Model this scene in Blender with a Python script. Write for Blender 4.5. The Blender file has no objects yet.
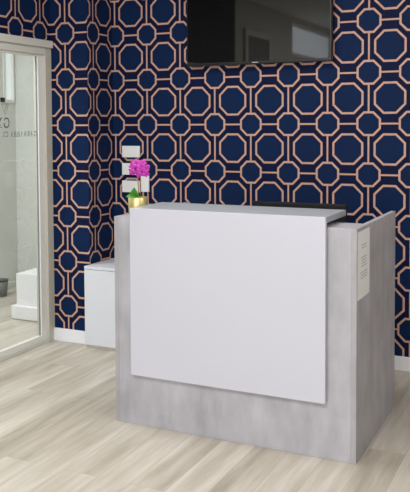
import bpy, bmesh, math, random
from mathutils import Vector, Matrix
random.seed(4)
col = bpy.context.scene.collection

# ------------------------------------------------------------------ helpers
def srgb(r, g, b):
    f = lambda c: (c/255/12.92) if c/255 <= .04045 else ((c/255+.055)/1.055)**2.4
    return (f(r), f(g), f(b), 1)

def new_mat(name):
    m = bpy.data.materials.new(name); m.use_nodes = True
    nt = m.node_tree
    return m, nt, nt.nodes['Principled BSDF']

def plain(name, c, rough=.5, metal=0, var=.0, scale=8, emit=0, spec=.5):
    """solid colour with a faint procedural tonal variation"""
    m, nt, b = new_mat(name)
    b.inputs['Roughness'].default_value = rough
    b.inputs['Metallic'].default_value = metal
    b.inputs['Specular IOR Level'].default_value = spec
    if var:
        tc = nt.nodes.new('ShaderNodeTexCoord'); n = nt.nodes.new('ShaderNodeTexNoise')
        n.inputs['Scale'].default_value = scale; n.inputs['Detail'].default_value = 4
        nt.links.new(tc.outputs['Object'], n.inputs['Vector'])
        r = nt.nodes.new('ShaderNodeValToRGB')
        lo = tuple(x*(1-var) for x in c[:3])+(1,); hi = tuple(min(1, x*(1+var)) for x in c[:3])+(1,)
        r.color_ramp.elements[0].color = lo; r.color_ramp.elements[1].color = hi
        r.color_ramp.elements[0].position = .3; r.color_ramp.elements[1].position = .7
        nt.links.new(n.outputs['Fac'], r.inputs['Fac']); nt.links.new(r.outputs['Color'], b.inputs['Base Color'])
    else:
        b.inputs['Base Color'].default_value = c
    if emit:
        b.inputs['Emission Color'].default_value = c; b.inputs['Emission Strength'].default_value = emit
    return m

def box(bm, x0, x1, y0, y1, z0, z1, bev=0, seg=2):
    r = bmesh.ops.create_cube(bm, size=1)
    vs = r['verts']
    for v in vs:
        v.co = Vector((x0 if v.co.x < 0 else x1, y0 if v.co.y < 0 else y1, z0 if v.co.z < 0 else z1))
    if bev:
        es = list({e for v in vs for e in v.link_edges})
        bmesh.ops.bevel(bm, geom=es, offset=bev, segments=seg, affect='EDGES', profile=.6)
    return bm

def nbox(*a, **k): return box(bmesh.new(), *a, **k)

def tube(bm, pts, rad, n=8):
    pts = [Vector(p) for p in pts]
    rads = rad if isinstance(rad, (list, tuple)) else [rad]*len(pts)
    rings = []
    for i, p in enumerate(pts):
        t = (pts[min(i+1, len(pts)-1)]-pts[max(i-1, 0)]).normalized()
        a = t.orthogonal().normalized() if i == 0 else (a - t*a.dot(t)).normalized()
        b = t.cross(a)
        rings.append([bm.verts.new(p+(a*math.cos(2*math.pi*k/n)+b*math.sin(2*math.pi*k/n))*rads[i]) for k in range(n)])
    for i in range(len(rings)-1):
        for k in range(n):
            bm.faces.new((rings[i][k], rings[i][(k+1) % n], rings[i+1][(k+1) % n], rings[i+1][k]))
    bm.faces.new(rings[0][::-1]); bm.faces.new(rings[-1])
    return bm

def lathe(bm, prof, cx, cy, n=40):
    rings = []
    for r, z in prof:
        rings.append([bm.verts.new((cx+r*math.cos(2*math.pi*k/n), cy+r*math.sin(2*math.pi*k/n), z)) for k in range(n)])
    for i in range(len(rings)-1):
        for k in range(n):
            bm.faces.new((rings[i][k], rings[i][(k+1) % n], rings[i+1][(k+1) % n], rings[i+1][k]))
    bm.faces.new(rings[0][::-1]); bm.faces.new(rings[-1])
    return bm

def origin(o):
    v = Vector((0, 0, 0))
    while o is not None:
        v += o.location; o = o.parent
    return v

def mesh(name, bm, mat, parent=None, loc=None, smooth=False, label=None):
    """bm is in world coordinates; the object origin is set at loc (or at the parent's)"""
    me = bpy.data.meshes.new(name)
    base = Vector(loc) if loc is not None else (origin(parent) if parent else Vector((0, 0, 0)))
    bmesh.ops.recalc_face_normals(bm, faces=bm.faces[:])
    for v in bm.verts: v.co -= base
    bm.to_mesh(me); bm.free()
    if smooth:
        for p in me.polygons: p.use_smooth = True
    for m in (mat if isinstance(mat, list) else [mat]): me.materials.append(m)
    o = bpy.data.objects.new(name, me); col.objects.link(o)
    if parent:
        o.parent = parent; o.location = base-origin(parent)
    else:
        o.location = base
    if label: o['label'] = label
    return o

def tag(o, label, cat, group=None):
    o['label'] = label; o['category'] = cat
    if group: o['group'] = group
    return o

def thing(name, label, cat, loc, group=None):
    o = bpy.data.objects.new(name, None); o.empty_display_size = .1
    col.objects.link(o); o.location = loc
    return tag(o, label, cat, group)

def struct(name, bm, mat, parent=None, **k):
    o = mesh(name, bm, mat, parent, **k)
    if parent is None: o['kind'] = 'structure'
    return o

# ------------------------------------------------------------------ materials
PH, PV, ZROW = .261, .316, 2.148           # wallpaper repeat and the height of one row of small octagons

def wallpaper():
    m, nt, b = new_mat('navy_trellis_wallpaper')
    N, L = nt.nodes.new, nt.links.new
    def M(op, a, c=None, d=None):
        n = N('ShaderNodeMath'); n.operation = op
        for i, v in enumerate((a, c, d)):
            if v is None: continue
            if isinstance(v, (int, float)): n.inputs[i].default_value = v
            else: L(v, n.inputs[i])
        return n.outputs[0]
    uv = N('ShaderNodeUVMap'); uv.uv_map = 'UVMap'
    sp = N('ShaderNodeSeparateXYZ'); L(uv.outputs[0], sp.inputs[0])
    def fold(s, period):
        return M('MULTIPLY', M('ABSOLUTE', M('SUBTRACT', M('FRACT', M('ADD', s, .5)), .5)), period)
    sx, sy = fold(sp.outputs[0], PH), fold(sp.outputs[1], PV)
    lx, ly = M('SUBTRACT', PH/2, sx), M('SUBTRACT', PV/2, sy)
    def octo(x, y): return M('MAXIMUM', M('MAXIMUM', x, y), M('MULTIPLY', M('ADD', x, y), .7071))
    ds, dl = octo(sx, sy), octo(lx, ly)
    def step(a, e):                         # smooth a > e
        mr = N('ShaderNodeMapRange'); mr.inputs[1].default_value = e-.0006; mr.inputs[2].default_value = e+.0006
        L(a, mr.inputs[0]); return mr.outputs[0]
    RS, RL, W = .0765, .0985, .0130
    so, lo = step(ds, RS), step(dl, RL)
    si, li = step(ds, RS-W), step(dl, RL-W)
    ring = M('MAXIMUM', M('SUBTRACT', si, so), M('SUBTRACT', li, lo))
    outside = M('MULTIPLY', so, lo)
    line = M('SUBTRACT', 1, step(M('MINIMUM', sx, sy), .0055))
    copper = M('MAXIMUM', ring, M('MULTIPLY', outside, line))
    inside = M('SUBTRACT', 1, M('MULTIPLY', si, li))
    # slightly worn foil and paper tone
    nz = N('ShaderNodeTexNoise'); nz.inputs['Scale'].default_value = 9; nz.inputs['Detail'].default_value = 5
    L(uv.outputs[0], nz.inputs['Vector'])
    mix1 = N('ShaderNodeMix'); mix1.data_type = 'RGBA'
    mix1.inputs['A'].default_value = srgb(14, 23, 55); mix1.inputs['B'].default_value = srgb(14, 34, 69)
    L(inside, mix1.inputs['Factor'])
    foil = N('ShaderNodeMix'); foil.data_type = 'RGBA'
    foil.inputs['A'].default_value = srgb(180, 138, 120); foil.inputs['B'].default_value = srgb(208, 170, 152)
    L(nz.outputs['Fac'], foil.inputs['Factor'])
    mix2 = N('ShaderNodeMix'); mix2.data_type = 'RGBA'
    L(copper, mix2.inputs['Factor']); L(mix1.outputs['Result'], mix2.inputs['A']); L(foil.outputs['Result'], mix2.inputs['B'])
    L(mix2.outputs['Result'], b.inputs['Base Color'])
    L(M('MULTIPLY', copper, .1), b.inputs['Metallic'])
    b.inputs['Roughness'].default_value = .6
    b.inputs['Specular IOR Level'].default_value = .08
    return m
WP = wallpaper()

def paper_uv(o, phx, phy):
    """metric wallpaper coordinates: phx = X of one pattern column on faces looking along Y, phy = Y of one on faces along X"""
    me = o.data; uv = me.uv_layers.new(name='UVMap')
    for p in me.polygons:
        n = p.normal
        for li in p.loop_indices:
            c = me.vertices[me.loops[li].vertex_index].co+o.location
            u = (c.y-phy)/PH if abs(n.x) > .5 else (c.x-phx)/PH
            uv.data[li].uv = (u, (c.z-ZROW)/PV)

def floor_mat():
    m, nt, b = new_mat('pale_oak_laminate')
    N, L = nt.nodes.new, nt.links.new
    tc = N('ShaderNodeTexCoord')
    mp = N('ShaderNodeMapping'); mp.inputs['Rotation'].default_value = (0, 0, math.pi/2)
    L(tc.outputs['Object'], mp.inputs['Vector'])
    br = N('ShaderNodeTexBrick'); br.offset = .37; br.inputs['Scale'].default_value = 1
    br.inputs['Brick Width'].default_value = 1.25; br.inputs['Row Height'].default_value = .165
    br.inputs['Mortar Size'].default_value = .0012; br.inputs['Mortar Smooth'].default_value = .3
    br.inputs['Color1'].default_value = (0, 0, 0, 1); br.inputs['Color2'].default_value = (1, 1, 1, 1)
    br.inputs['Mortar'].default_value = (.15, .15, .15, 1); br.inputs['Bias'].default_value = 0
    L(mp.outputs[0], br.inputs['Vector'])
    # grain: noise stretched along the planks, shifted per plank
    gm = N('ShaderNodeMapping'); gm.inputs['Scale'].default_value = (15, 1.5, 1)
    L(tc.outputs['Object'], gm.inputs['Vector'])
    add = N('ShaderNodeVectorMath'); add.operation = 'MULTIPLY_ADD'
    L(br.outputs['Color'], add.inputs[0]); add.inputs[1].default_value = (3, 17, 5); L(gm.outputs[0], add.inputs[2])
    nz = N('ShaderNodeTexNoise'); nz.inputs['Scale'].default_value = 1.3; nz.inputs['Detail'].default_value = 7; nz.inputs['Roughness'].default_value = .62
    L(add.outputs[0], nz.inputs['Vector'])
    n2 = N('ShaderNodeTexNoise'); n2.inputs['Scale'].default_value = .55; n2.inputs['Detail'].default_value = 3
    L(add.outputs[0], n2.inputs['Vector'])
    s = N('ShaderNodeMath'); s.operation = 'MULTIPLY_ADD'; L(nz.outputs['Fac'], s.inputs[0]); s.inputs[1].default_value = .6
    s2 = N('ShaderNodeMath'); s2.operation = 'MULTIPLY_ADD'; L(n2.outputs['Fac'], s2.inputs[0]); s2.inputs[1].default_value = .55
    sep = N('ShaderNodeSeparateColor'); L(br.outputs['Color'], sep.inputs[0])
    s3 = N('ShaderNodeMath'); s3.operation = 'MULTIPLY'; L(sep.outputs[0], s3.inputs[0]); s3.inputs[1].default_value = .16
    L(s3.outputs[0], s2.inputs[2]); L(s2.outputs[0], s.inputs[2])
    r = N('ShaderNodeValToRGB'); e = r.color_ramp.elements
    e[0].position = .36; e[0].color = srgb(138, 129, 117)
    e[1].position = .84; e[1].color = srgb(200, 194, 184)
    x = e.new(.6); x.color = srgb(173, 165, 152)
    L(s.outputs[0], r.inputs['Fac'])
    dk = N('ShaderNodeMix'); dk.data_type = 'RGBA'; dk.blend_type = 'MULTIPLY'
    mf = N('ShaderNodeMath'); mf.operation = 'MULTIPLY'; mf.inputs[1].default_value = .3
    L(br.outputs['Fac'], mf.inputs[0]); L(mf.outputs[0], dk.inputs['Factor'])
    L(r.outputs['Color'], dk.inputs['A']); dk.inputs['B'].default_value = (.35, .3, .25, 1)
    L(dk.outputs['Result'], b.inputs['Base Color'])
    b.inputs['Roughness'].default_value = .42; b.inputs['Specular IOR Level'].default_value = .35
    return m

def concrete(name, c0, c1):
    m, nt, b = new_mat(name)
    N, L = nt.nodes.new, nt.links.new
    tc = N('ShaderNodeTexCoord')
    mp = N('ShaderNodeMapping'); mp.inputs['Scale'].default_value = (8, 8, 2.4)
    L(tc.outputs['Object'], mp.inputs['Vector'])
    a = N('ShaderNodeTexNoise'); a.inputs['Scale'].default_value = 1.6; a.inputs['Detail'].default_value = 8; a.inputs['Roughness'].default_value = .6
    L(mp.outputs[0], a.inputs['Vector'])
    c = N('ShaderNodeTexNoise'); c.inputs['Scale'].default_value = 5; c.inputs['Detail'].default_value = 6
    L(tc.outputs['Object'], c.inputs['Vector'])
    mx = N('ShaderNodeMath'); mx.operation = 'ADD'; L(a.outputs['Fac'], mx.inputs[0]); L(c.outputs['Fac'], mx.inputs[1])
    hf = N('ShaderNodeMath'); hf.operation = 'MULTIPLY'; hf.inputs[1].default_value = .5; L(mx.outputs[0], hf.inputs[0])
    r = N('ShaderNodeValToRGB'); r.color_ramp.elements[0].position = .36; r.color_ramp.elements[1].position = .64
    r.color_ramp.elements[0].color = c0; r.color_ramp.elements[1].color = c1
    L(hf.outputs[0], r.inputs['Fac']); L(r.outputs['Color'], b.inputs['Base Color'])
    b.inputs['Roughness'].default_value = .55
    return m

def glass_mat(name, tint, refl=.06):
    m = bpy.data.materials.new(name); m.use_nodes = True
    nt = m.node_tree; nt.nodes.clear(); N, L = nt.nodes.new, nt.links.new
    out = N('ShaderNodeOutputMaterial'); tr = N('ShaderNodeBsdfTransparent'); gl = N('ShaderNodeBsdfGlossy')
    tr.inputs['Color'].default_value = tint; gl.inputs['Roughness'].default_value = .02
    fr = N('ShaderNodeLayerWeight'); pw = N('ShaderNodeMath'); pw.operation = 'POWER'; pw.inputs[1].default_value = 4
    L(fr.outputs['Facing'], pw.inputs[0])
    sc = N('ShaderNodeMath'); sc.operation = 'MULTIPLY_ADD'; sc.inputs[1].default_value = .6; sc.inputs[2].default_value = .03; L(pw.outputs[0], sc.inputs[0])
    mx = N('ShaderNodeMixShader'); L(sc.outputs[0], mx.inputs[0]); L(tr.outputs[0], mx.inputs[1]); L(gl.outputs[0], mx.inputs[2])
    L(mx.outputs[0], out.inputs['Surface'])
    return m

def etched_mat(name, c, alpha):
    m = bpy.data.materials.new(name); m.use_nodes = True
    nt = m.node_tree; nt.nodes.clear(); N, L = nt.nodes.new, nt.links.new
    out = N('ShaderNodeOutputMaterial'); tr = N('ShaderNodeBsdfTransparent'); df = N('ShaderNodeBsdfDiffuse')
    df.inputs['Color'].default_value = c
    mx = N('ShaderNodeMixShader'); mx.inputs[0].default_value = alpha
    L(tr.outputs[0], mx.inputs[1]); L(df.outputs[0], mx.inputs[2]); L(mx.outputs[0], out.inputs['Surface'])
    return m

FLOOR = floor_mat()
CONC = concrete('grey_concrete_laminate', srgb(153, 152, 158), srgb(180, 178, 185))
CONC_EDGE = concrete('mauve_grey_edge_band', srgb(150, 147, 152), srgb(170, 167, 172))
WHITE_GLOSS = plain('white_gloss_laminate', srgb(194, 194, 205), .3, var=.01, scale=2)
SLAB_SHADED = plain('shaded_white_counter_top', srgb(160, 166, 172), .35, var=.03, scale=20)  # shade put into the colour: top gets less light than the white front
CAB = plain('cool_white_cabinet', srgb(208, 211, 218), .4, var=.01)
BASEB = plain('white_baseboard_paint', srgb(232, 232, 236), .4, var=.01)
PAINT = plain('warm_grey_wall_paint', srgb(196, 192, 182), .8, var=.02, scale=3)
SIDEP = plain('beige_side_room_paint', srgb(208, 210, 205), .8, var=.02, scale=3)
CEIL = plain('white_ceiling_paint', srgb(225, 224, 220), .9, var=.01, scale=3)
FRAME = plain('putty_grey_frame_paint', srgb(203, 203, 194), .45, var=.02)
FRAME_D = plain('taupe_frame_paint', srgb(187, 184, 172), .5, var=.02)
BEAD = plain('off_white_glazing_bead', srgb(226, 224, 218), .4, var=.01)
GASKET = plain('blue_grey_glazing_gasket', srgb(128, 134, 142), .5)
BLACK = plain('black_plastic', srgb(14, 14, 16), .35)
MATTE_BLACK = plain('matte_black_plastic', srgb(11, 11, 13), .6, spec=.3)
SCREEN = plain('black_glass_screen', srgb(3, 3, 4), .03, spec=.7)
SILVER = plain('silver_print', srgb(190, 190, 195), .4)
GOLD = plain('brushed_gold', srgb(216, 200, 140), .36, metal=.75, var=.08, scale=30)
LEAF = plain('green_leaf', srgb(62, 134, 30), .4, var=.25, scale=30)
STEM = plain('tan_green_stem', srgb(150, 120, 74), .6, var=.1)
PETAL = plain('magenta_petal', srgb(178, 42, 160), .55, var=.4, scale=60)
LIP = plain('deep_magenta_lip', srgb(120, 10, 96), .5, var=.1)
MOSS = plain('dark_potting_moss', srgb(40, 44, 24), .9, var=.3, scale=60)
PLAQUE = plain('white_plaque', srgb(226, 226, 228), .45, var=.015)
PAPER = plain('white_paper', srgb(228, 229, 230), .7, var=.01)
INK = plain('grey_print', srgb(192, 192, 194), .8)
GLASS = glass_mat('clear_partition_glass', (.96, .97, .955, 1))
ETCH = etched_mat('white_etched_line', srgb(235, 238, 236), .26)
LETTER = etched_mat('grey_vinyl_lettering', srgb(96, 96, 92), .85)
DAY = plain('bright_daylight_pane', srgb(232, 240, 246), .4, emit=2.0)

# ------------------------------------------------------------------ the room
H = 2.9
XL = -.333                                  # room face of the left wall / partition
struct('floor', nbox(-2.0, 4.7, -7.2, 1.3, -.06, 0), FLOOR)
struct('ceiling', nbox(-2.0, 4.7, -7.2, 1.3, H, H+.06), CEIL)
w = struct('wall_back', nbox(XL-.1, 4.7, 0, .1, 0, H), WP); paper_uv(w, 0, 0)
w = struct('wall_return', nbox(XL-.1, -.022, -.317, 0, 0, H), WP); paper_uv(w, -.205, -.246)
w = struct('wall_left', nbox(XL-.1, XL, -1.7, -.317, 2.1, H), WP); paper_uv(w, 0, -.686)
bm = bmesh.new()
box(bm, XL-.1, XL, -2.5, -1.7, 2.1, H); box(bm, XL-.1, XL, -3.1, -2.5, 0, H)
struct('wall_left_middle', bm, plain('dark_wall_for_reflection', srgb(38, 38, 42), .7, var=.03))  # unseen stretch, coloured dark so the television screen reflects black
# painted stretch nearer the street, with a high window
bm = bmesh.new()
WY0, WY1, WZ0, WZ1 = -6.7, -4.95, 2.4, 2.82
box(bm, XL-.1, XL, WY1, -3.1, 0, H); box(bm, XL-.1, XL, -7.1, WY0, 0, H)
box(bm, XL-.1, XL, WY0, WY1, 0, WZ0); box(bm, XL-.1, XL, WY0, WY1, WZ1, H)
struct('wall_left_front', bm, PAINT)
dr = struct('door_1', nbox(XL, XL+.02, -4.05, -3.4, .01, 2.5, .003), plain('dark_grey_door_paint', srgb(112, 108, 102), .5, var=.02))
bm = bmesh.new()
for yy in (-4.12, -3.4): box(bm, XL, XL+.03, yy, yy+.07, 0, 2.57, .003)
box(bm, XL, XL+.03, -4.05, -3.4, 2.5, 2.57, .003)
mesh('door_frame', bm, FRAME, dr)
mesh('door_handle', tube(bmesh.new(), [(XL+.02, -3.46, 1.02), (XL+.06, -3.46, 1.02), (XL+.06, -3.57, 1.02)], .009), SILVER, dr, smooth=True)
bm = bmesh.new()
for a in ((WY0, WY0+.04, WZ0, WZ1), (WY1-.04, WY1, WZ0, WZ1), (WY0+.04, WY1-.04, WZ0, WZ0+.04), (WY0+.04, WY1-.04, WZ1-.04, WZ1)):
    box(bm, XL-.07, XL-.01, a[0], a[1], a[2], a[3])
wf = struct('window_2', bm, BEAD)
mesh('pane', nbox(XL-.05, XL-.04, WY0+.04, WY1-.04, WZ0+.04, WZ1-.04), DAY, wf)
struct('wall_right', nbox(4.6, 4.7, -7.1, 0, 0, H), PAINT)
bm = bmesh.new()                            # wall behind the photographer with the big shop window
FX0, FX1, FZ0, FZ1 = .2, 4.0, .25, 2.6
box(bm, XL-.1, FX0, -7.2, -7.1, 0, H); box(bm, FX1, 4.7, -7.2, -7.1, 0, H)
box(bm, FX0, FX1, -7.2, -7.1, 0, FZ0); box(bm, FX0, FX1, -7.2, -7.1, FZ1, H)
struct('wall_front', bm, PAINT)
bm = bmesh.new()
for x in (FX0, (FX0+FX1)/2-.025, FX1-.05): box(bm, x, x+.05, -7.18, -7.12, FZ0, FZ1)
box(bm, FX0+.05, FX1-.05, -7.18, -7.12, FZ0, FZ0+.05); box(bm, FX0+.05, FX1-.05, -7.18, -7.12, FZ1-.05, FZ1)
struct('window_3', bm, BEAD)
# room beyond the glass
bm = bmesh.new()
SY0, SY1, SZ0, SZ1 = .95, 1.105, 1.73, 2.42
box(bm, -1.9, -1.8, -7.1, SY0, 0, H); box(bm, -1.9, -1.8, SY1, 1.2, 0, H)
box(bm, -1.9, -1.8, SY0, SY1, 0, SZ0); box(bm, -1.9, -1.8, SY0, SY1, SZ1, H)
struct('wall_side_room_left', bm, SIDEP)
struct('wall_side_room_back', nbox(-1.8, XL-.1, 1.12, 1.22, 0, H), SIDEP)
struct('wall_side_room_right', nbox(XL-.1, XL-.02, .1, 1.12, 0, H), SIDEP)
struct('wall_side_room_front', nbox(-1.8, XL-.1, -7.2, -7.1, 0, H), SIDEP)
bm = bmesh.new()
for a in ((SY0, SY0+.03, SZ0, SZ1), (SY1-.02, SY1, SZ0, SZ1), (SY0+.03, SY1-.02, SZ0, SZ0+.03), (SY0+.03, SY1-.02, SZ1-.03, SZ1)):
    box(bm, -1.85, -1.79, *a)
wf = struct('window_1', bm, BEAD)
mesh('pane', nbox(-1.83, -1.82, SY0+.03, SY1-.02, SZ0+.03, SZ1-.03), plain('overcast_daylight_pane', srgb(222, 232, 236), .4, emit=.45), wf)
hb = bmesh.new(); box(hb, -1.79, -1.765, .895, .935, 1.735, 1.775, .004); mesh('window_catch', hb, BLACK, wf)
# baseboards
struct('baseboard_back', nbox(0.6, 4.6, -.014, 0, 0, .088, .003), BASEB)
struct('baseboard_return', nbox(XL+.002, -.022, -.331, -.317, 0, .09, .003), BASEB)
struct('baseboard_side_room', nbox(-1.8, -1.786, -7.1, 1.12, 0, .05, .003), SIDEP)

# ------------------------------------------------------------------ glass partition
gp = thing('glass_partition', 'glazed partition in a putty grey frame with mirrored grey lettering, beside the wallpapered corner', 'partition', (XL, -1.4, 0))
YR, YL = -.318, -2.5
x0, x1 = XL-.09, XL+.012
mesh('post', nbox(x0, x1, YR-.068, YR, 0, 2.05, .003), FRAME_D, gp)
mesh('post', nbox(x0, x1, YL, YL+.07, 0, 2.05, .003), FRAME_D, gp)
mesh('top_rail', nbox(x0, x1, YL+.07, YR-.068, 2.0, 2.05, .002), FRAME, gp)
mesh('cap_molding', nbox(XL-.1, XL+.03, YL, YR+.03-.032, 2.05, 2.1, .004), FRAME, gp)
mesh('bottom_rail', nbox(x0, x1, YL+.07, YR-.068, 0, .028, .002), FRAME, gp)
bm = bmesh.new()
ga, gb = YL+.10, -.452
box(bm, XL-.03, XL-.002, gb, YR-.068, .028, 2.0, .002); box(bm, XL-.03, XL-.002, YL+.07, ga, .028, 2.0, .002)
box(bm, XL-.03, XL-.002, ga, gb, .028, .06, .002); box(bm, XL-.03, XL-.002, ga, gb, 1.985, 2.0, .002)
mesh('glazing_bead', bm, BEAD, gp)
bm = bmesh.new()
box(bm, XL-.022, XL-.012, gb-.006, gb, .06, 1.985)
mesh('gasket', bm, GASKET, gp)
pane = mesh('glass_pane', nbox(XL-.021, XL-.013, ga, gb-.006, .06, 1.985), GLASS, gp)
# etched zigzag lines
bm = bmesh.new()
xe = XL-.0115
def eline(y0, z0, y1, z1, wd=.007):
    d = Vector((0, y1-y0, z1-z0)).normalized(); n = Vector((0, -d.z, d.y))*wd/2
    p = [Vector((xe, y0, z0))+n, Vector((xe, y1, z1))+n, Vector((xe, y1, z1))-n, Vector((xe, y0, z0))-n]
    bm.faces.new([bm.verts.new(q) for q in p])
YZ = -.527
lv = [.705, .898, 1.093, 1.287]
for z, yl in zip(lv, (-.715, -.70, -.735, -.80)): eline(yl, z, YZ, z)
for k, z in enumerate(lv[:3]):
    a, mid = -.70, -.615
    eline(a, z+.004, mid, z+.19, .0045); eline(mid, z+.19, YZ, z+.004, .0045)
eline(-.70, .70, -.625, .53, .006); eline(-.625, .53, YZ, .70, .006)
mesh('etched_pattern', bm, ETCH, gp)
# lettering, read from the far side, so mirrored here
def arc(cx, cy, rx, ry, a0, a1, n=14):
    return [(cx+rx*math.cos(math.radians(a0+(a1-a0)*i/n)), cy+ry*math.sin(math.radians(a0+(a1-a0)*i/n))) for i in range(n+1)]
TH, TN = .15, .055                          # thick and thin strokes of a roman capital, cap height 1
GLYPH = {
    'G': (1.0, [(arc(.46, .5, .40, .47, 48, 312), TH), ([(.80, .06), (.80, .42)], TH), ([(.62, .43), (.95, .43)], TN), ([(.78, .98), (.78, .72)], TN)]),
    'X': (1.0, [([(.12, 1), (.84, 0)], TH), ([(.82, 1), (.12, 0)], TN), ([(0, .98), (.34, .98)], TN), ([(.66, .98), (.96, .98)], TN), ([(0, .02), (.30, .02)], TN), ([(.64, .02), (1, .02)], TN)]),
    'A': (.95, [([(.45, 1), (.12, 0)], TN), ([(.45, 1), (.80, 0)], TH), ([(.22, .34), (.64, .34)], TN), ([(0, .02), (.28, .02)], TN), ([(.62, .02), (.95, .02)], TN)]),
    'R': (.95, [([(.2, 0), (.2, 1)], TH), ([(.02, .98), (.45, .98)], TN), ([(.02, .02), (.38, .02)], TN), (arc(.42, .74, .24, .24, 90, -90), TH*.9), ([(.2, .5), (.45, .5)], TN), ([(.42, .5), (.84, 0)], TH), ([(.78, .02), (.95, .02)], TN)]),
    'B': (.85, [([(.2, 0), (.2, 1)], TH), ([(.02, .98), (.45, .98)], TN), ([(.02, .02), (.48, .02)], TN), ([(.2, .53), (.48, .53)], TN), (arc(.44, .755, .22, .225, 90, -90), TH*.9), (arc(.47, .275, .25, .255, 90, -90), TH)]),
    'C': (.9, [(arc(.46, .5, .40, .47, 48, 312), TH), ([(.78, .98), (.78, .70)], TN)]),
    'L': (.8, [([(.2, 0), (.2, 1)], TH), ([(.02, .98), (.38, .98)], TN), ([(.02, .02), (.72, .02)], TN), ([(.72, 0), (.72, .26)], TN)]),
}
def lettering(name, txt, capheight, y_first, zbase, par, gap):
    bm = bmesh.new(); x = 0; layer = 0
    for ch in txt:
        if ch == ' ': x += .6; continue
        wd, strokes = GLYPH[ch]
        for pts, t in strokes:
            layer += 1
            for (ax, ay), (bx, by) in zip(pts, pts[1:]):
                d = Vector((bx-ax, by-ay)).normalized(); n = Vector((-d.y, d.x))*t/2; e = d*(t*.12 if len(pts) > 2 else 0)
                q = [Vector((ax, ay))-e+n, Vector((bx, by))+e+n, Vector((bx, by))+e-n, Vector((ax, ay))-e-n]
                bm.faces.new([bm.verts.new((XL-.0112+.00001*(layer % 5), y_first-(x+p.x)*capheight, zbase+p.y*capheight)) for p in q])
        x += wd+gap
    return mesh(name, bm, LETTER, par)
lettering('initials_lettering', 'GX', .064, -.748, 1.502, gp, .12)
lettering('name_lettering', 'GARRABBA CL', .033, -.466, 1.443, gp, .12)
# small V emblem above the initials
bm = bmesh.new()
xe = XL-.011
for a in ((-.755, 1.655, -.79, 1.585), (-.79, 1.585, -.825, 1.655), (-.775, 1.655, -.80, 1.60)): eline(*a, wd=.006)
mesh('emblem_lettering', bm, etched_mat('faint_grey_vinyl', srgb(120, 120, 112), .5), gp)

# ------------------------------------------------------------------ side room furniture seen through the glass
pl = thing('plinth', 'low white plinth with stepped base standing behind the glass partition', 'plinth', (-.86, .2, 0))
mesh('body', nbox(-.965, -.73, .06, .36, .11, .36, .004), BASEB, pl)
mesh('base', nbox(-.995, -.71, .03, .39, .004, .11, .008), BASEB, pl)
mesh('foot_shadow_strip', nbox(-.985, -.72, .045, .375, 0, .004), FRAME_D, pl)  # thin strip standing in for the contact shadow under the base
st = thing('waste_bin', 'small dark bin on the floor at the left edge, behind the glass', 'bin', (-1.62, .62, 0))
mesh('body', lathe(bmesh.new(), [(.05, 0), (.062, .14), (.058, .14), (.047, .01)], -1.62, .66), plain('charcoal_bin', srgb(92, 92, 86), .6), st, smooth=True)
mesh('rim', lathe(bmesh.new(), [(.058, .14), (.065, .14), (.065, .15), (.058, .15)], -1.62, .66), BLACK, st)

# ------------------------------------------------------------------ reception desk
DX0, DX1, DY0, DY1, DH, T = .884, 2.132, -1.448, -.65, 1.053, .024
desk = thing('reception_desk', 'grey concrete-look reception desk with a white glossy front panel and raised counter', 'reception desk', ((DX0+DX1)/2, (DY0+DY1)/2, 0))
mesh('side_panel', nbox(DX0, DX0+T, DY0, DY1, 0, DH, .0015), CONC_EDGE, desk)
mesh('side_panel', nbox(DX1-T, DX1, DY0, DY1, 0, DH, .0015), CONC, desk)
mesh('front_panel', nbox(DX0+T, DX1-T, DY0, DY0+.024, 0, DH, .0015), CONC, desk)
mesh('edge_band', nbox(DX1-T+.0005, DX1-.0005, DY0-.0008, DY0+.001, .001, DH-.001), CONC_EDGE, desk)
mesh('ledge', nbox(DX0+T, DX1-T, DY0+.024, -1.245, DH-.024, DH, .001), CONC, desk)
mesh('ledge_back', nbox(DX0+T, DX1-T, -1.268, -1.245, .74, DH-.024, .001), CONC, desk)
mesh('worktop', nbox(DX0+T, DX1-T, -1.245, DY1-.02, .715, .74, .002), CONC, desk)
mesh('modesty_panel', nbox(DX0+T, DX1-T, DY0+.2, DY0+.218, .1, .715, .001), CONC, desk)
# white waterfall: front sheet and counter top
CX0, CX1, CY0, CY1, CZ = .993, 1.998, -1.478, -1.139, 1.102
mesh('white_front_panel', nbox(CX0, CX1, CY0, CY0+.024, .262, CZ, .0015), WHITE_GLOSS, desk, label='glossy white front panel')
mesh('counter_top', nbox(CX0, CX1, CY0+.024, CY1, CZ-.028, CZ-.0003, .0012), SLAB_SHADED, desk, label='white raised counter top, coloured darker for shade')
for x in (1.15, 1.5, 1.85):
    mesh('counter_support', nbox(x-.02, x+.02, -1.42, -1.27, DH, CZ-.028), MATTE_BLACK, desk)

# paper on the desk's right side
ps = thing('paper_sheet', 'white paper sheet with faint grey lines on the right side of the reception desk', 'paper', (DX1, -1.325, .73))
mesh('sheet', nbox(DX1, DX1+.0015, -1.432, -1.222, .731, 1.036), PAPER, ps)
bm = bmesh.new()
for zc, rows in ((.955, 2), (.885, 4), (.825, 3)):
    for k in range(rows):
        z = zc+(rows/2-k)*.013
        ln = random.uniform(.08, .13)
        box(bm, DX1+.0015, DX1+.0019, -1.327-ln/2, -1.327+ln/2, z, z+.006)
mesh('printed_lines', bm, INK, ps)

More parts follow.
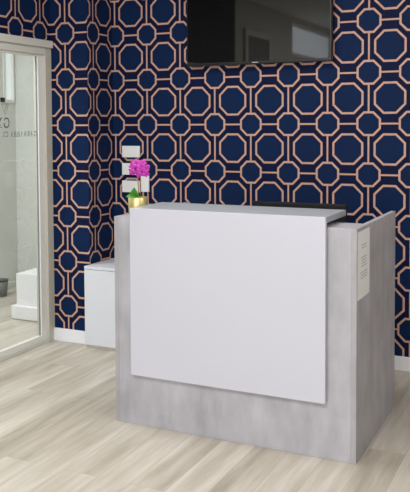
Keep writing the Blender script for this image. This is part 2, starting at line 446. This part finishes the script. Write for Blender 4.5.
# monitor on the worktop, seen from behind
mo = thing('monitor', 'black computer monitor standing on the desk behind the counter, seen from behind', 'monitor', (1.695, -.93, .74))
mesh('back_shell', nbox(1.44, 1.95, -.965, -.935, .80, 1.108, .006), MATTE_BLACK, mo)
mesh('screen', nbox(1.45, 1.94, -.935, -.932, .815, 1.098), SCREEN, mo)
mesh('stand_neck', nbox(1.665, 1.725, -.95, -.925, .755, .86, .004), MATTE_BLACK, mo)
mesh('stand_base', nbox(1.58, 1.81, -1.02, -.84, .74, .755, .004), MATTE_BLACK, mo)

# ------------------------------------------------------------------ low white cabinet in the alcove
cb = thing('low_cabinet', 'low white cabinet in the wallpapered corner, left behind the reception desk', 'cabinet', (.25, -.2, 0))
KX0, KX1, KY0, KY1 = -.018, .58, -.394, -.016
mesh('carcass', nbox(KX0+.001, KX1-.001, KY0+.02, KY1, .02, .54, .001), CAB, cb)
mesh('top', nbox(KX0, KX1, KY0, KY1, .541, .56, .0015), CAB, cb)
mesh('door', nbox(KX0, (KX0+KX1)/2-.0015, KY0+.001, KY0+.0195, .022, .538, .0015), CAB, cb)
mesh('door', nbox((KX0+KX1)/2+.0015, KX1, KY0+.001, KY0+.0195, .022, .538, .0015), CAB, cb)
mesh('plinth', nbox(KX0+.004, KX1-.004, KY0+.012, KY1-.01, 0, .02), FRAME_D, cb)

# ------------------------------------------------------------------ television
TX0, TX1, TZ0 = .609, 1.61, 1.908
TZ1 = TZ0+.58
tv = thing('television', 'wide black flat television hung on the wallpapered wall above the desk', 'television', ((TX0+TX1)/2, 0, TZ0))
mesh('housing', nbox(TX0, TX1, -.07, -.03, TZ0, TZ1, .004), BLACK, tv)
mesh('screen', nbox(TX0+.009, TX1-.009, -.0712, -.0700, TZ0+.017, TZ1-.009), SCREEN, tv)
mesh('wall_bracket', nbox(TX0+.3, TX1-.3, -.03, -.001, TZ0+.15, TZ1-.15, .002), MATTE_BLACK, tv)
bm = bmesh.new()
mx = (TX0+TX1)/2-.005
for k in range(7): box(bm, mx-.021+k*.006, mx-.0165+k*.006, -.0708, -.0698, TZ0+.005, TZ0+.011)
mesh('brand_lettering', bm, SILVER, tv)

# ------------------------------------------------------------------ wall plaques
def plaque(label, x0, x1, z0, z1):
    t = thing('wall_plaque', label, 'plaque', ((x0+x1)/2, 0, z0), 'blank white plaques on the wallpaper')
    mesh('plate', nbox(x0, x1, -.02, -.008, z0, z1, .002), PLAQUE, t)
    mesh('backing', nbox(x0+.012, x1-.012, -.008, 0, z0+.012, z1-.012), FRAME, t)
plaque('blank white wall plaque, topmost of the stack, above the orchid flowers', .063, .206, 1.287, 1.368)
plaque('blank white wall plaque in the middle of the stack, partly behind the pink flowers', .062, .205, 1.163, 1.245)
plaque('blank white wall plaque at the bottom of the stack, behind the orchid leaf and stem', .061, .204, 1.038, 1.121)
plaque('narrow upright white plaque right of the orchid stem, below the flowers', .216, .279, 1.045, 1.16)

# ------------------------------------------------------------------ orchid
OX, OY, OZ = .9385, -1.30, DH
orc = thing('potted_orchid', 'magenta orchid in a gold round pot at the left end of the reception desk', 'potted plant', (OX, OY, OZ))
R_ = .0515
mesh('pot', lathe(bmesh.new(), [(.046, OZ), (.049, OZ+.002), (R_, OZ+.086), (R_-.003, OZ+.088), (R_-.006, OZ+.086), (R_-.007, OZ+.072)], OX, OY), GOLD, orc, smooth=False, label='gold round pot')
for p in orc.children[0].data.polygons: p.use_smooth = len(p.vertices) == 4
mesh('potting_moss', lathe(bmesh.new(), [(R_-.0075, OZ+.06), (R_-.0075, OZ+.073), (.02, OZ+.079), (.004, OZ+.08)], OX, OY, 20), MOSS, orc, smooth=True)
ZT = OZ+.078
def leaf(base, tip, wd, bend):
    bm = bmesh.new(); base, tip = Vector(base), Vector(tip); n = 9
    d = tip-base; side = d.cross(Vector((0, -1, .2))).normalized()
    nor = side.cross(d).normalized()
    rows = []
    for i in range(n+1):
        t = i/n; c = base+d*t+Vector((0, 0, bend*math.sin(math.pi*t)))
        wv = wd*math.sin(math.pi*(.06+.94*t)**.75)*.5+.0006
        rows.append([bm.verts.new(c+side*wv*s+nor*(abs(s)*wv*.3)) for s in (-1, -.5, 0, .5, 1)])
    for i in range(n):
        for k in range(4): bm.faces.new((rows[i][k], rows[i][k+1], rows[i+1][k+1], rows[i+1][k]))
    r = bmesh.ops.extrude_face_region(bm, geom=bm.faces[:])
    for v in r['geom']:
        if isinstance(v, bmesh.types.BMVert): v.co += nor*.0012
    return mesh('leaf', bm, LEAF, orc, smooth=True)
leaf((OX-.004, OY-.01, ZT-.004), (OX-.056, OY-.03, ZT+.010), .03, .014)
leaf((OX-.008, OY-.004, ZT-.008), (OX-.004, OY-.03, ZT+.062), .058, .0)
FC = Vector((.950, OY, 1.290))
mesh('stem', tube(bmesh.new(), [(OX+.002, OY, ZT-.01), (OX+.003, OY+.002, ZT+.05), (OX+.0, OY, ZT+.11), (OX+.004, OY-.002, ZT+.165), (OX+.03, OY-.006, ZT+.19)], [.0028, .0026, .0024, .002, .0012]), STEM, orc, smooth=True)
mesh('stem', tube(bmesh.new(), [(OX+.012, OY+.006, ZT-.01), (OX+.013, OY+.008, ZT+.07), (OX+.012, OY+.006, ZT+.13), (OX-.01, OY, ZT+.175), (OX-.03, OY-.004, ZT+.185)], [.0026, .0024, .0022, .002, .0012]), STEM, orc, smooth=True)
def flower(c, face, size, roll):
    c = Vector(c); z = Vector(face).normalized(); x = z.orthogonal().normalized(); y = z.cross(x)
    bm = bmesh.new()
    for k in range(5):
        a = roll+k*2*math.pi/5; L = size*(1.0 if k % 2 else .9); wd = size*(.92 if k in (1, 4) else .62)
        d = x*math.cos(a)+y*math.sin(a); s = z.cross(d); rows = []
        n = 6
        for i in range(n+1):
            t = i/n
            p = c+d*L*t+z*(size*.22*math.sin(t*2.4)-size*.10*t)
            wv = wd*.5*math.sin(math.pi*(.10+.86*t)**.9)+size*.02
            rows.append([bm.verts.new(p+s*wv*q-z*abs(q)**2*size*.10+z*.0008*k) for q in (-1, -.5, 0, .5, 1)])
        for i in range(n):
            for q in range(4): bm.faces.new((rows[i][q], rows[i][q+1], rows[i+1][q+1], rows[i+1][q]))
    f = mesh('flower', bm, PETAL, orc, loc=c, smooth=True)
    lb = bmesh.new()
    bmesh.ops.create_icosphere(lb, subdivisions=2, radius=1)
    for v in lb.verts:
        q = v.co.copy()
        v.co = c+z*(size*.12)+x*q.x*size*.16+y*(q.y*size*.24)+z*q.z*size*.16
    mesh('lip', lb, LIP, f, loc=c, smooth=True)
for dx, dy, dz, sz, fx, fz in ((-.040, -.004, -.016, .026, -.4, .05), (-.030, -.012, .012, .029, -.2, .3), (-.008, -.02, .026, .029, .1, .4), (-.012, -.022, -.004, .030, -.1, -.1),
                       (.020, -.014, .010, .029, .3, .2), (.024, -.018, -.016, .031, .2, -.2), (.004, -.012, -.024, .027, 0, -.3), (.040, -.004, .002, .026, .6, .1), (.040, -.006, -.026, .022, .5, -.3), (.020, .0, .030, .022, .3, .5)):
    flower(FC+Vector((dx, dy, dz)), (fx+.42, -1, fz+.08), sz, random.uniform(0, 6))

# ------------------------------------------------------------------ light
def area(name, loc, rot, sx, sy, power, color=(1, 1, 1)):
    l = bpy.data.lights.new(name, 'AREA'); l.shape = 'RECTANGLE'; l.size = sx; l.size_y = sy; l.energy = power; l.color = color
    o = bpy.data.objects.new(name, l); col.objects.link(o); o.location = loc; o.rotation_euler = rot
    return o
area('shop_window_daylight', (2.1, -7.0, 1.45), (math.radians(90), 0, 0), 3.6, 2.3, 85, (.95, .97, 1))
area('ceiling_lamp_front', (1.7, -4.3, H-.03), (0, 0, 0), 1.6, .9, 92, (1, .985, .97))
area('ceiling_lamp_back', (1.2, -1.6, H-.03), (0, 0, 0), 1.2, .6, 26, (.98, .985, 1))
area('fill_light_right', (3.7, -1.6, H-.03), (0, 0, 0), .8, .8, 20, (1, .99, .96))  # unseen fill light, added to brighten the desk's right side
area('side_room_lamp', (-1.1, -1.2, H-.03), (0, 0, 0), .8, 2.0, 76, (.97, .99, 1))
wd = bpy.data.worlds.new('World'); bpy.context.scene.world = wd; wd.use_nodes = True
bg = wd.node_tree.nodes['Background']; bg.inputs[0].default_value = (.9, .95, 1, 1); bg.inputs[1].default_value = 1.2

# ------------------------------------------------------------------ camera
cam = bpy.data.cameras.new('Camera'); co = bpy.data.objects.new('Camera', cam); col.objects.link(co)
cam.sensor_fit = 'HORIZONTAL'; cam.sensor_width = 36; cam.lens = 789.77*36/410
cam.shift_x = 3.975/410; cam.shift_y = -81.96/410
yaw, pit, rol = math.radians(25.687), math.radians(2.805), math.radians(-.29)
fwd = Vector((-math.sin(yaw)*math.cos(pit), math.cos(yaw)*math.cos(pit), -math.sin(pit)))
r = Vector((math.cos(yaw), math.sin(yaw), 0)); u = r.cross(fwd)
r2 = r*math.cos(rol)+u*math.sin(rol); u2 = -r*math.sin(rol)+u*math.cos(rol)
mw = Matrix((r2, u2, -fwd)).transposed().to_4x4(); mw.translation = (3.010, -4.848, 1.511)
co.matrix_world = mw
cam.clip_start = .05
bpy.context.scene.camera = co
bpy.context.scene.view_settings.view_transform = 'Standard'
bpy.context.scene.view_settings.exposure = 0
